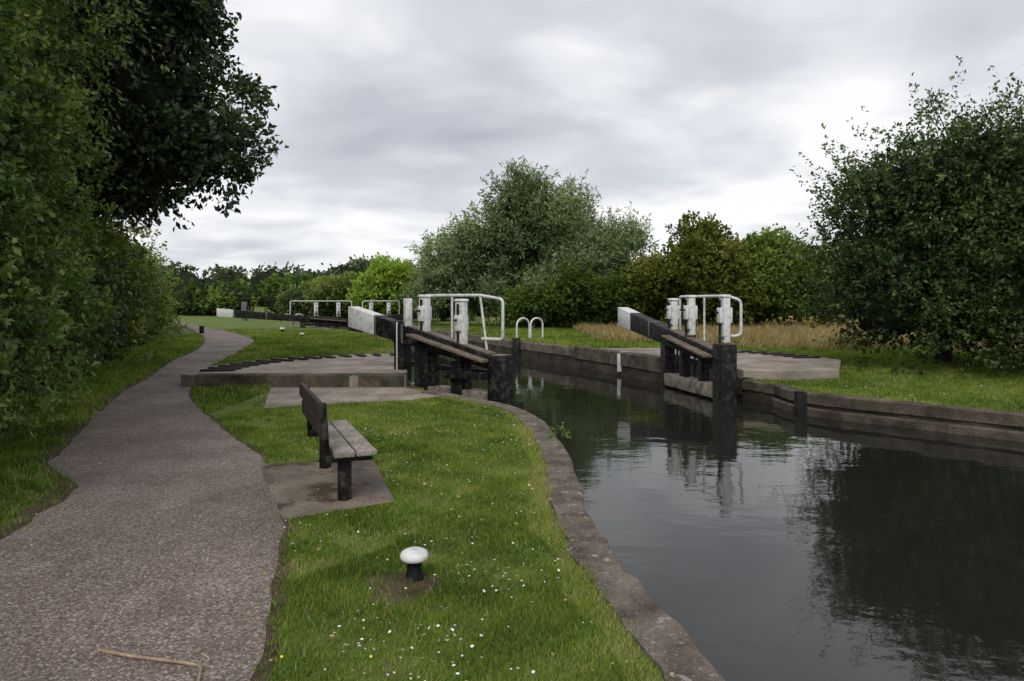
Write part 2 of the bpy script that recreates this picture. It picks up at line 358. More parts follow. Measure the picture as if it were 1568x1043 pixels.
def paddle_gear(e, xy, ang, z0, z1, tag, w=.27):
    post('paddle_post_'+tag, xy, w*.8, .16, z0, z1-.03, M['white'], e, ang, .015, .94)
    post('paddle_cap_'+tag, xy, w*.95, .20, z1-.03, z1+.02, M['white'], e, ang, .012, .8)
    ox = math.cos(ang-math.pi/2); oy = math.sin(ang-math.pi/2)
    for sg in (1, -1):
        zm = z0+(z1-z0)*.62
        q = (xy[0]+ox*.11*sg, xy[1]+oy*.11*sg)
        post('gear_case_'+tag, q, w*.55, .07, zm-.20, zm+.12, M['white'], e, ang, .02)
        pipe('rack_bar_'+tag, [(q[0], q[1], z0-.95), (q[0], q[1], z1-.08)], .025, M['black'], e)
        post('iron_strap_'+tag, (xy[0]+ox*.08*sg, xy[1]+oy*.08*sg), w*.86, .03, z0+.08, z0+.14, M['grey'], e, ang, .004)
        pipe('spindle_'+tag, [(xy[0]+ox*.13*sg, xy[1]+oy*.13*sg, zm+.02), (xy[0]+ox*.22*sg, xy[1]+oy*.22*sg, zm+.02)], .022, M['black'], e)

def gate(Hp, Mp, E, zM, zE, hM, hE, paddles, back, wbeam=.30, mtop=None, htop=None, thick=.3, name='lock_gate', tip=.42):
    Hp = np.array(Hp, float); Mp = np.array(Mp, float); E = np.array(E, float)
    e = empty(name, (Mp[0], Mp[1], WATER)); L = np.linalg.norm(E-Mp); u = (E-Mp)/L; ang = math.atan2(u[1], u[0])
    lh = np.linalg.norm(Hp-Mp); zat = lambda s: zM+(zE-zM)*s/L; hat = lambda s: hM+(hE-hM)*s/L
    at = lambda s: Mp+u*s
    mtop = zM+.03 if mtop is None else mtop
    post('mitre_post', Mp, thick+.06, thick+.06, -1.5, mtop, M['black'], e, ang, .02)
    post('mitre_post_cap', Mp, thick+.0, thick+.0, mtop+.001, mtop+.02, M['timber'], e, ang, .006)
    post('heel_post', at(lh), .27, .27, -1.5, zat(lh)-hat(lh)+.01 if htop is None else htop, M['black'], e, ang, .02)
    s0 = thick*.5+.033; s1 = L-tip
    P = lambda s, dz=0: (*at(s), zat(s)+dz)
    bar('balance_beam', P(s0), P(s1), wbeam, hat(s0), hat(s1), M['black'], e)
    bar('beam_top_board', P(s0+.02, .022), P(lh-.2, .022), wbeam*.86, .02, .02, M['timber'], e, .004)
    bar('beam_white_tip', P(s1+.001, .006), P(L, .006), wbeam+.012, hat(s1)+.012, hat(L)+.012, M['white'], e)
    for s in (s1-.06, s1*.72+s0*.28):
        bar('iron_band', P(s, .008), P(s+.06, .008), wbeam+.016, hat(s)+.016, hat(s)+.016, M['grey'], e, .003)
    for s in (lh*.33, lh*.66):
        post('leaf_stile', at(s), .17, .2, -1.4, zat(s)-hat(s)-.004, M['black'], e, ang)
    bar('leaf_lower_rail', (*at(thick*.5+.035), -.05), (*at(lh-.14), -.05), .33, .29, .29, M['rail'], e, .02)
    bar('leaf_planking', (*at(thick*.5+.035), -.40), (*at(lh-.14), -.40), .16, 1.0, 1.0, M['black'], e)
    bar('leaf_mid_rail', (*at(thick*.5+.035), .34), (*at(lh-.14), .42), .13, .10, .10, M['black'], e)
    f = -np.array(back)
    for k, off in enumerate((wbeam/2+.105, wbeam/2+.215)):
        q0 = at(.12)+f*off; q1 = at(lh*.80)+f*off
        bar('footboard_%d' % (k+1), (*q0, zat(.12)-.07), (*q1, zat(lh*.8)-.07), .10, .05, .05, M['timber'], e, .005)
    for s in (.3, lh*.7):
        a = at(s)+f*(wbeam/2+.003); b = at(s)+f*(wbeam/2+.27)
        bar('footboard_bracket', (*a, zat(s)-.13), (*b, zat(s)-.13), .07, .14, .04, M['black'], e)
    for i, (s, zb, zt) in enumerate(paddles):
        paddle_gear(e, at(s), ang, zb, zt, str(i+1))
    return e, at, lh

bk = np.array((.615, .79))
e, at, lh = gate((-2.3,14.6), (-.22,13.0), (-3.6,15.5), .62, 1.56, .27, .45, [(.98,.60,1.71),(1.98,.92,1.80)], bk, htop=1.26, tip=.85)
B3 = lambda s, o, z: (at(s)[0]+bk[0]*o, at(s)[1]+bk[1]*o, z)
pipe('handrail', [B3(2.3,.3,.9), B3(2.3,.3,1.80), B3(.75,.3,1.80), B3(.18,.3,1.72), B3(.18,.3,.93), B3(.7,.3,.93)], .031, M['white'], e)
pipe('handrail_stay', [B3(.75,.3,1.80), B3(.55,.3,.55)], .024, M['white'], e)
pipe('handrail_stay', [B3(1.5,.3,1.80), B3(1.5,.3,.75)], .024, M['white'], e)
post('heel_paint_strip', (-2.3-.137,14.6-.15), .03, .03, .2, 1.24, M['white'], e)
post('gear_pedestal', B3(2.42,-.05,0)[:2], .15, .15, 1.1, 1.74, M['white'], e, .5)
post('leaf_apron', B3(1.9,-.16,0)[:2], .34, .1, -.9, .80, M['black'], e, math.atan2(2.5,-3.38))
post('leaf_apron', B3(.95,-.16,0)[:2], .26, .1, -.9, .50, M['black'], e, math.atan2(2.5,-3.38))
bar('strut', B3(.1,-.25,.35), B3(1.2,-.25,.30), .10, .14, .14, M['black'], e)
bk = np.array((.97, .2))
e, at, lh = gate((3.85,16.6), (4.36,14.0), (3.15,19.4), .62, 1.50, .30, .50, [(.0,.83,1.80),(1.48,.92,1.80),(2.35,1.0,1.73)], bk, mtop=.80, tip=.9)
B3 = lambda s, o, z: (at(s)[0]+bk[0]*o, at(s)[1]+bk[1]*o, z)
pipe('handrail', [B3(2.6,.3,.95), B3(2.6,.3,1.79), B3(.1,.12,1.79), B3(-.02,.36,1.70), B3(-.02,.36,.98), B3(.1,.12,.95)], .030, M['white'], e)
pipe('handrail_stay', [B3(1.4,.3,1.79), B3(1.4,.3,.6)], .024, M['white'], e)
bk = np.array((.2, .97))
e, at, lh = gate((-11.3,37.0), (-9.0,38.2), (-15.4,35.6), .62, 1.28, .3, .42, [(.7,.8,1.55),(1.9,.85,1.55)], bk, tip=.8)
B3 = lambda s, o, z: (at(s)[0]+bk[0]*o, at(s)[1]+bk[1]*o, z)
pipe('handrail', [B3(3.4,.3,.6), B3(3.4,.3,1.66), B3(.1,.3,1.66), B3(.1,.3,.6)], .028, M['white'], e)
e, at, lh = gate((-6.7,38.9), (-8.6,38.25), (-3.2,40.4), .75, 1.15, .3, .42, [(.7,.8,1.55),(1.7,.85,1.55)], bk)
B3 = lambda s, o, z: (at(s)[0]+bk[0]*o, at(s)[1]+bk[1]*o, z)
pipe('handrail', [B3(2.2,.3,.6), B3(2.2,.3,1.66), B3(.1,.3,1.66), B3(.1,.3,.6)], .028, M['white'], e)

def treads(C, r, a0, a1, step, z):
    Vs = []; Fs = []; k = 0
    for a in np.arange(a0, a1, step):
        t = math.radians(a+rng.uniform(-.4, .4)); d = np.array((math.cos(t), math.sin(t))); s = np.array((-d[1], d[0]))
        L0 = r-.68; L1 = r; w = .075
        q = [C+d*L0-s*w, C+d*L1-s*w, C+d*L1+s*w, C+d*L0+s*w]
        Vs += [(*p, z-.02) for p in q]+[(*p, z+.045) for p in q]
        Fs += [tuple(k+i for i in f) for f in ((4,5,6,7),(0,1,5,4),(1,2,6,5),(2,3,7,6),(3,0,4,7))]; k += 8
    ob = np_mesh('brick_treads', Vs, Fs, [M['tread']]); md = ob.modifiers.new('b', 'BEVEL'); md.width = .01
treads(Hc, 4.1, 103, 192, 6.5, .235)
treads(Rc, 3.95, 8, 80, 7, .235)

for (x, y, z, s) in ((.42,26.0,.2,1.0),(.95,26.3,.2,1.0),(-12.3,37.2,.2,.9),(-11.75,37.6,.2,.9)):
    e = empty('ladder_hoop', (x, y, z)); P = []
    for k in range(13):
        t = math.pi*k/12; P.append((x-.24*math.cos(t)*s, y-.25*math.cos(t), z+.55*s+.27*math.sin(t)*s))
    pipe('hoop_rail', [(P[0][0], P[0][1], z-.3)]+P+[(P[-1][0], P[-1][1], z-.3)], .035, M['white'], e, .02)
    pipe('hoop_foot', [(P[0][0], P[0][1], z+.02), (P[-1][0], P[-1][1], z+.02)], .02, M['white'], e)
e = empty('wall_paint_mark', (2.97,19.0,.1))
bar('stripe', (3.00,18.9,.22), (2.96,19.0,.22), .08, .5, .5, M['white'], e, .004)
bar('stripe_top', (2.98,18.95,.268), (3.35,19.05,.268), .1, .006, .006, M['white'], e, .001)
post('mooring_post', (5.22,12.35), .17, .17, -1.2, .06, M['black'])
post('wall_fender_post', (.15,24.55), .28, .28, -1.2, .35, M['black'])

# bench
e = empty('park_bench', (-1.55,6.3,0)); ax = np.array((-.388,.922)); dp = np.array((-.922,-.388)); o = np.array((-1.135,5.73))
Q = lambda a, d, z: (*(o+ax*a+dp*d), z)
bar('seat_plank_front', Q(-.02,.085,.45), Q(1.55,.085,.45), .165, .045, .045, M['seat'], e, .006)
bar('seat_plank_back', Q(-.02,.265,.45), Q(1.55,.265,.45), .165, .045, .045, M['seat'], e, .006)
bar('backrest_top', Q(-.02,.455,.865), Q(1.55,.455,.865), .04, .13, .13, M['seatdark'], e, .006)
bar('backrest_bottom', Q(-.02,.43,.69), Q(1.55,.43,.69), .04, .13, .13, M['seatdark'], e, .006)
for i, a in enumerate((.16,1.36)):
    post('leg_%d' % (i+1), (o+ax*a+dp*.24), .09, .09, -.05, .34, M['black'], e, -.4)
    bar('seat_bearer_%d' % (i+1), Q(a,.01,.403), Q(a,.40,.403), .08, .065, .065, M['black'], e, .006)
    V = [];
    for (d, z) in ((.36,.34),(.41,.34),(.435,.84),(.395,.84)):
        for s in (-.03,.03): V.append(Q(a+s, d-.0, z))
    ob = np_mesh('back_post_%d' % (i+1), V, [(0,2,4,6),(7,5,3,1),(0,1,3,2),(2,3,5,4),(4,5,7,6),(6,7,1,0)], [M['black']]); par(ob, e)

def bollard(x, y, s=1.0, z=0.0):
    lathe('mooring_bollard', [(.062*s,z-.05),(.055*s,z+.02),(.045*s,z+.06*s),(.045*s,z+.105*s),(.06*s,z+.118*s),(.078*s,z+.124*s),(.086*s,z+.136*s),(.087*s,z+.150*s),(.078*s,z+.168*s),(.052*s,z+.181*s),(.02*s,z+.187*s),(.0005,z+.188*s)],
          (x, y), [M['black'], M['white']], 28, None, [0,0,0,0]+[1]*7)
bollard(-.595,4.16)
bollard(-10.6,31.5,1.3,.2); bollard(-8.4,27.3,1.1,.2)
soil = [(-.595+(.21+.05*math.sin(3*t)+.03*math.sin(5*t+1))*math.cos(t)-.07, 4.03+(.28+.05*math.cos(2*t))*math.sin(t)) for t in np.linspace(0, 6.28, 28, endpoint=False)]
sheet('soil_patch', [soil], lambda x, y: inpoly(x, y, soil), [], M['dirt'], lambda x, y: x*0+.005)

tw = [(-1.98,3.27,.025),(-1.8,3.22,.022),(-1.62,3.17,.03),(-1.5,3.16,.02),(-1.42,3.12,.03),(-1.38,3.0,.02),(-1.30,2.85,.02)]
e = empty('fallen_twig', tw[0]); pipe('stem', tw, .007, M['twig'], e, .03); pipe('side_shoot', [tw[4],(-1.4,3.17,.035),(-1.45,3.19,.05)], .004, M['twig'], e, .02)
e = empty('red_object', (-8.6,46,.2)); pipe('pole', [(-8.6,46,.1),(-8.6,46,1.7)], .04, M['grey'], e); post('red_plate', (-8.6,45.93), .42, .04, 1.0, 1.6, M['red'], e)  # reddish thing of unknown kind, built as a plate on a pole
post('wooden_post', (-20.0,51), .35, .3, .1, 1.6, M['grey'])
post('timber_post', (-14.0,30.8), .16, .16, .1, .55, M['black'])

# ---------------------------------------------------------------- foliage
class Bld:
    def __init__(s): s.V = []; s.F = []; s.m = []; s.a = []; s.k = 0
    def add(s, V, F, m, a):
        V = np.asarray(V); F = np.asarray(F)
        s.V.append(V); s.F.append(F+s.k); s.m.append(np.full(len(F), m)); s.a.append(np.broadcast_to(a, (len(V),)).copy()); s.k += len(V)
    def obj(s, name, mats, loc=(0, 0, 0)):
        m = np.concatenate(s.m)
        return np_mesh(name, np.vstack(s.V), np.vstack(s.F), mats, m, np.concatenate(s.a), loc, smooth=(m == 1))
def leafquads(c, a, size, aspect, v, B, mi=0):
    n = len(c); r = unit(rng.normal(size=(n, 3))+np.array((0, 0, .6))); b = unit(np.cross(a, r))
    L = size*rng.uniform(.7, 1.3, (n, 1)); W = L*aspect; nn = unit(np.cross(a, b))
    V = np.stack([c, c+a*L*.5+b*W*.5+nn*W*.12, c+a*L, c+a*L*.5-b*W*.5+nn*W*.12], axis=1).reshape(-1, 3)
    B.add(V, np.arange(4*n).reshape(-1, 4), mi, np.repeat(v, 4))
CAM = np.array((0, 0, 1.7))
def sublobes(lobes, n, k):
    out = []
    for lb in lobes:
        C = np.array(lb[:3]); R = np.array(lb[3:6], float); m = 0
        while m < n:
            d = unit(rng.normal(size=3)+np.array((0, 0, .15)))
            p = C+R*d*rng.uniform(.62, .92)
            if any((((p-np.array(q[:3]))/np.array(q[3:6]))**2).sum() < .3 for q in lobes if q is not lb): m += .5; continue
            s = k*rng.uniform(.6, 1.3); out.append((*p, *(R.mean()*.5+R*.5)*s, rng.uniform(0, 1))); m += 1
    return out
def inner(B, lobes, n, size, lo=.55, hi=.85):  # inner leaf layer kept dark, crown shade put into its colour
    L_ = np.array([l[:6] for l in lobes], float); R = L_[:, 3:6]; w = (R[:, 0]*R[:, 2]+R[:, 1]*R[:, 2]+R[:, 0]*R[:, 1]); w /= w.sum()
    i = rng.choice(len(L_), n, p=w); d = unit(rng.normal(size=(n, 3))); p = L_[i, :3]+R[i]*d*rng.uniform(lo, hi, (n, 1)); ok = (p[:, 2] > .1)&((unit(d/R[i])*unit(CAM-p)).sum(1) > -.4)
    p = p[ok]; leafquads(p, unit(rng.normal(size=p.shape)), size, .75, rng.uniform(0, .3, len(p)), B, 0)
def sprigs(B, lobes, nspr, k, L, wd, size, aspect, up=.4, droop=0., mi=0, cull=True, rmin=.6, zmin=.15, voff=0., sub=9, subk=.40, parents=None):
    parents_ = np.array([l[:6] for l in lobes], float)
    if sub: lobes = sublobes(lobes, sub, subk)
    else: lobes = [(*l[:6], rng.uniform(0, 1)) for l in lobes]
    lobes = np.array(lobes, float); C = lobes[:, :3]; R = lobes[:, 3:6]; lv = lobes[:, 6]
    w = (R[:, 0]*R[:, 2]+R[:, 1]*R[:, 2]+R[:, 0]*R[:, 1]); w /= w.sum()
    i = rng.choice(len(lobes), nspr, p=w); d = unit(rng.normal(size=(nspr, 3))+np.array((0, 0, .12)))
    rr = (rmin**3+(1-rmin**3)*rng.uniform(0, 1, (nspr, 1)))**(1/3)
    p = C[i]+R[i]*d*rr; o = unit(d/R[i])
    keep = p[:, 2] > zmin
    if cull:
        tocam = unit(CAM-p); keep &= ((o*tocam).sum(1) > -.5)
    for j in range(len(parents_)):
        q = (((p-parents_[j, :3])/parents_[j, 3:6])**2).sum(1); keep &= ~((q < .33))
    p = p[keep]; o = o[keep]; i = i[keep]; n = len(p); vs = rng.uniform(0, 1, n)**1.3
    dr = unit(o+np.array((0, 0, up))+rng.normal(0, .45, (n, 3))); LL = L*rng.uniform(.5, 1.5, (n, 1))
    t = rng.uniform(0, 1, (n, k))**.85
    pos = p[:, None]+dr[:, None]*t[..., None]*LL[:, None]+rng.normal(0, 1, (n, k, 3))*wd*(1-.6*t[..., None])
    pos[..., 2] -= droop*t**2*LL
    a = unit(dr[:, None]*.6+rng.normal(0, .6, (n, k, 3))+np.array((0, 0, -droop*.8-.15)))
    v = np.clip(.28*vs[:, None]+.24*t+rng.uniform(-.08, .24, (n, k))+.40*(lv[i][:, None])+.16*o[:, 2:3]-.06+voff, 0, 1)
    pos = pos.reshape(-1, 3); ok = pos[:, 2] > .05
    leafquads(pos[ok], a.reshape(-1, 3)[ok], size, aspect, v.ravel()[ok], B, mi)
def core(B, lobe, s, mi=2):  # dark solid core added inside foliage so no light leaks through
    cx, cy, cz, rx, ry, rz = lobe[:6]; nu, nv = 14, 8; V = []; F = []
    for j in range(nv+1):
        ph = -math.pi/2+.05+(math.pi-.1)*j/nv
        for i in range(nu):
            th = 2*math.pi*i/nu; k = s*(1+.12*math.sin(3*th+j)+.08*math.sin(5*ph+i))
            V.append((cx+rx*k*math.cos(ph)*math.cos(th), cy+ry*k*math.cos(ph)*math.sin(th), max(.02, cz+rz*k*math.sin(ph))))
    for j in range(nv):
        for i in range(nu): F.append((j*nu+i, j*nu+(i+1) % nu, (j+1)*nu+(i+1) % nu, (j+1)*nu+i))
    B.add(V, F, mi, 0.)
def limbs(B, base, lobes, r0, fork, ntw=6):
    base = np.array(base, float); f = base+np.array((rng.uniform(-.2, .2), rng.uniform(-.2, .2), fork))
    V, F = tubeVF([base, base*.6+f*.4+np.array((.05, 0, 0)), f], [r0, r0*.8, r0*.65], 9); B.add(V, F, 1, 0)
    for lb in lobes:
        c = np.array(lb[:3]); R = np.array(lb[3:6]); mid = (f+c)/2+rng.normal(0, .15, 3)+np.array((0, 0, .2))
        V, F = tubeVF([f, mid, c], [r0*.5, r0*.33, r0*.2], 6); B.add(V, F, 1, 0)
        for _ in range(ntw):
            d = unit(rng.normal(size=3)+np.array((0, 0, .5))); ed = c+R*d*rng.uniform(.85, 1.12); m = (c+ed)/2+rng.normal(0, .12, 3)
            V, F = tubeVF([c, m, ed], [r0*.18, r0*.1, .006+r0*.02], 5); B.add(V, F, 1, 0)
def plant(name, base, lobes, leaf, trunk=.15, fork=1.0, cores=.5, ntw=6, layers=(), fill=1500, fsize=.2):
    B = Bld()
    limbs(B, base, lobes, trunk, fork, ntw)
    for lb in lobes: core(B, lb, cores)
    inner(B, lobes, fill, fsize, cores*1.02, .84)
    for kw in layers: sprigs(B, lobes, **kw)
    return B.obj(name, [LF[leaf], M['bark'], M['core']], tuple(base))

def hedgelobes(line, hts, depth, step):
    P = dense(np.array(line, float), step, 999); out = []
    seg = np.array(line, float)
    for p in P:
        h = np.interp(p[1], seg[:, 1], hts)*rng.uniform(.9, 1.08)
        ex = rng.uniform(-.25, .25); r = depth*rng.uniform(.85, 1.15)
        out.append((p[0]-depth*.9+ex, p[1]+depth*.3, h*.22, r, r, h*.27)); out.append((p[0]-depth*.95+ex*.9, p[1]+depth*.3, h*.5, r, r, h*.25)); out.append((p[0]-depth*1.05+ex*.8, p[1]+depth*.3, h*.78, r*.95, r, h*.24))
    return out
nh = hedgelobes([(-4.6,3.4),(-5.3,6.5),(-6.1,8.6),(-7.3,11.2)], [7.5,7.0,6.0,4.6], 1.25, 1.1)
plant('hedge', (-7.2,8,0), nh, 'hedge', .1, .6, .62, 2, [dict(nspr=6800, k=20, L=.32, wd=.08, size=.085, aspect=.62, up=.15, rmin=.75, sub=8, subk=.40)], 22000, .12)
nh2 = hedgelobes([(-7.9,12.4),(-9.3,16),(-11.2,20.5),(-15.3,29.5),(-19,36)], [4.4,4.2,3.9,3.6,3.8], 1.5, 1.7)
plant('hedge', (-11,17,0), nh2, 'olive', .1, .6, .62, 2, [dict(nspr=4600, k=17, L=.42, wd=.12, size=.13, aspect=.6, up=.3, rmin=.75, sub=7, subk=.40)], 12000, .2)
plant('elm_tree', (-8.2,9.5,0), [(-7.7,9.2,6.0,1.7,1.7,2.0),(-6.9,7.6,4.2,1.1,1.2,1.5),(-8.8,11.0,6.5,1.8,1.8,2.2),(-7.4,8.2,8.0,1.7,1.6,1.5)], 'olive', .16, 2.4, .55, 5,
      [dict(nspr=2300, k=20, L=.6, wd=.09, size=.09, aspect=.45, up=.2, droop=.35, rmin=.7, sub=12, subk=.38)], 8000, .13)
tl = [(-9.5,14.5,7.6,3.2,3.0,2.8),(-7.8,14.2,5.7,1.9,2.0,1.6),(-10.9,15,10,3.2,3.0,2.4),(-8.1,14.4,8.0,1.6,1.8,1.6),(-10.3,14.6,5.2,2.5,2.2,1.9),(-6.6,14.0,4.9,1.15,1.2,1.05),(-8.5,14.5,4.3,1.3,1.3,.9)]
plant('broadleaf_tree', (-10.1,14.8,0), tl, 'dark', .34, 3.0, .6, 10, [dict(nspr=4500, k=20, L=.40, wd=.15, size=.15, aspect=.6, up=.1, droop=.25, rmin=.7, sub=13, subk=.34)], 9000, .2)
tr = [(10.2,16.6,2.4,2.5,2.3,2.2),(8.9,16.2,2.6,1.7,1.6,1.5),(10.6,16.6,4.6,2.2,2.0,1.5),(12.8,16.8,3.2,2.4,2.2,2.7),(9.0,16.2,4.3,1.3,1.3,1.0),(12.3,16.2,5.0,1.8,1.8,1.2),(8.6,15.8,1.5,1.3,1.3,1.2),(11.3,15.2,1.6,2.0,1.5,1.4),(14.0,14.5,1.6,2.0,1.8,1.6)]
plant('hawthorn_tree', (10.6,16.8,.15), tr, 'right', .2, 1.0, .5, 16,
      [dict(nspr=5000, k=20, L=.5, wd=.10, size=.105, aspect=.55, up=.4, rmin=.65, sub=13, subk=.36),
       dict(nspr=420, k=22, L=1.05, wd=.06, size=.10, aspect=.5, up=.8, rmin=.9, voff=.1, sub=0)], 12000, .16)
tw_ = [(.6,39,5.0,2.6,2.4,3.0),(3.0,39,4.4,2.3,2.4,3.0),(.5,38.6,7.2,1.3,1.4,1.5),(2.9,38.8,6.6,1.4,1.5,1.3),(5.3,39,3.9,1.9,2,2.4),(.9,38,2.2,2.4,2,1.8),(4.4,38,2.4,2.4,2,1.8)]
plant('willow_tree', (1.6,39.3,.2), tw_, 'willow', .4, 1.5, .4, 12, [dict(nspr=4200, k=18, L=1.0, wd=.2, size=.30, aspect=.24, up=1.1, droop=.2, rmin=.55, sub=13, subk=.38)], 7000, .35)
tw2 = [(-3.8,39.5,3.2,1.5,1.8,2.0),(-2.9,39.6,4.3,1.0,1.3,1.6),(-4.3,39,2.0,1.4,1.4,1.4),(-1.9,39.8,2.2,1.1,1.4,1.6)]
plant('willow_tree', (-3.1,40,.2), tw2, 'willow', .25, 1.2, .4, 9, [dict(nspr=1400, k=18, L=.9, wd=.17, size=.28, aspect=.24, up=.9, droop=.2, rmin=.6, voff=.2, sub=9)], 2500, .3)
plant('thorn_bush', (3.8,35.5,.2), [(3.0,35.5,1.5,1.8,1.3,1.4),(5.2,35.6,1.6,1.9,1.4,1.5),(1.2,35.9,1.1,1.3,1.2,1.0),(6.8,36,1.2,1.3,1.2,1.1)], 'mid', .12, .5, .6, 6, [dict(nspr=1500, k=16, L=.45, wd=.16, size=.2, aspect=.55, rmin=.8, voff=-.12)], 3000, .25)
plant('maple_tree', (9.0,34.5,.2), [(8.3,34.2,2.3,2.1,1.8,1.7),(9.4,34.4,3.7,1.7,1.6,1.5),(10.6,34.3,2.3,1.6,1.6,1.9)], 'brown', .22, 1.0, .5, 8, [dict(nspr=1900, k=17, L=.5, wd=.18, size=.22, aspect=.6, rmin=.7, sub=12)], 3500, .3)
plant('field_tree', (12.6,35,.2), [(12.4,35,3.6,1.6,1.6,1.6),(13.8,35,3.0,1.7,1.6,1.6),(12.2,34.6,1.8,2.0,1.6,1.5),(15.3,34.8,2.2,2.0,1.6,1.8)], 'mid', .22, 1.0, .5, 8, [dict(nspr=2200, k=17, L=.5, wd=.18, size=.22, aspect=.6, rmin=.7, voff=.12, sub=12)], 3500, .3)
plant('lime_bush', (-8.4,46,.2), [(-8.4,46,2.2,1.9,1.6,1.6),(-7.2,46,1.8,1.3,1.3,1.2),(-9.6,46.2,1.6,1.2,1.3,1.2),(-8.1,46,3.3,1.0,1.1,.8)], 'lime', .15, .8, .5, 7, [dict(nspr=900, k=16, L=.5, wd=.2, size=.28, aspect=.6, rmin=.72)], 1500, .35)
plant('elder_bush', (-12.6,52,.2), [(-12.8,52,1.7,2.2,1.6,1.6),(-14.6,53,1.3,1.8,1.5,1.3),(-11.2,52,1.5,1.4,1.4,1.5),(-17,55,1.4,2.0,1.5,1.3),(-5.6,50,1.8,2.6,1.6,1.7)], 'olive', .15, .6, .6, 6, [dict(nspr=1400, k=15, L=.5, wd=.22, size=.3, aspect=.6, rmin=.78)], 2000, .4)
B = Bld(); lb = [(x+rng.uniform(-1, 1), 66+rng.uniform(-3, 3)+.1*abs(x), 1.7, 3.0, 2.4, 1.9+rng.uniform(-.3, .8)) for x in np.arange(-44, 60, 3.4)]
for q in lb: core(B, q, .8)
sprigs(B, lb, 5000, 9, .6, .35, .5, .6, mi=0, rmin=.8, sub=6)
B.obj('field_hedgerow', [LF['mid'], M['bark'], M['core']])
B = Bld(); lb = [(x+rng.uniform(-2, 2), 160+rng.uniform(-8, 8), 4.2, 6.5, 5, 4.6+rng.uniform(-1.2, 1.4)) for x in np.arange(-130, 130, 6)]
for q in lb: core(B, q, .85)
sprigs(B, lb, 8000, 7, 1.2, .7, 1.2, .6, mi=0, rmin=.85, sub=6)
B.obj('distant_trees', [LF['far'], M['bark'], M['core']])

# ---------------------------------------------------------------- grass
excl = [canal, path_poly, bench_pad, platform, platR]
def seg_dist(P, x, y):
    d = np.full(len(x), 9.)
    for i in range(len(P)-1):
        a = P[i]; b = P[i+1]; ab = b-a; t = np.clip(((x-a[0])*ab[0]+(y-a[1])*ab[1])/(ab@ab), 0, 1)
        d = np.minimum(d, np.hypot(x-a[0]-t*ab[0], y-a[1]-t*ab[1]))
    return d
def blades(x0, x1, y0, y1, dens, h, w, mat_dry=False, voff=0.):
    n = int((x1-x0)*(y1-y0)*dens); x = rng.uniform(x0, x1, n); y = rng.uniform(y0, y1, n); ok = (np.abs(x) < .95*y+1.5)
    x = x[ok]; y = y[ok]; n = len(x); ok = np.ones(n, bool)
    for p in excl: ok &= ~inpoly(x, y, p)
    ok &= ~(inpoly(x, y, front_pad) & (rng.uniform(size=n) > .012))
    ok &= ~(inpoly(x, y, soil) & (rng.uniform(size=n) > .25))
    ok &= ~(inpoly(x, y, dirt_poly) & (rng.uniform(size=n) > .35))
    dc = seg_dist(Lb[15:], x, y)
    ok &= dc > .24+.06*pnoise(x, y, 3)+rng.normal(0, .02, n)
    ok &= seg_dist(Rb, x, y) > .13+.07*pnoise(x, y, 2.5)
    pn = pnoise(x, y, 2.2); bare = pnoise(x+5, y+2, 1.3)+.35*pnoise(x, y+4, 5)
    ok &= (rng.uniform(size=n) < np.clip(.8+.5*pn, .15, 1)*np.where(bare > .66, .28, 1))
    dr = dryf(x, y); ok &= (dr > .4) if mat_dry else (dr < .6)
    x = x[ok]; y = y[ok]; n = len(x); pn = pn[ok]; dc = dc[ok]; bare = bare[ok]
    th = rng.uniform(0, 2*math.pi, n); hh = h*rng.uniform(.5, 1.25, n)*(1+.35*pn); lean = rng.uniform(.15, .9, n)*hh; th2 = rng.uniform(0, 2*math.pi, n)
    z = H(x, y); ww = w*rng.uniform(.7, 1.3, n)
    a = np.c_[x-np.cos(th)*ww/2, y-np.sin(th)*ww/2, z]; b = np.c_[x+np.cos(th)*ww/2, y+np.sin(th)*ww/2, z]
    tip = np.c_[x+np.cos(th2)*lean, y+np.sin(th2)*lean, z+hh]
    V = np.stack([a, b, tip], 1).reshape(-1, 3)
    v = np.clip(.48+.30*pnoise(x, y, .9)+.24*pnoise(x, y, 4.5)+rng.normal(0, .16, n)+.3*(dc < .42+.1*pn)+.3*(bare > .58)+voff, 0, .92); v[rng.uniform(size=n) < .05+.2*(dc < .36)+.14*(bare > .6)] = 1.
    return V, np.repeat(v, 3)
def grass(name, parts, mat):
    V = np.vstack([p[0] for p in parts]); v = np.concatenate([p[1] for p in parts])
    np_mesh(name, V, np.arange(len(V)).reshape(-1, 3), [mat], attr=v)
grass('grass', [blades(-2.4,1.3,2.4,4.6,14000,.036,.006), blades(-3.0,1.1,4.6,7.2,8500,.038,.008), blades(-4.2,1,7.2,13.3,3800,.042,.011),
  blades(-6.2,-3.3,2.6,9,3300,.07,.010,False,-.3), blades(-11,-4.5,9,20,1200,.08,.016,False,-.1), blades(-14,-3,15,34,400,.09,.03),  # near left verge: hedge shadow put into a darker blade colour
  blades(5,16,8,20,1400,.065,.016), blades(-9,12,20,42,250,.11,.045)], G)
grass('dry_grass', [blades(2,24,19,46,150,.34,.05,True)], GD)
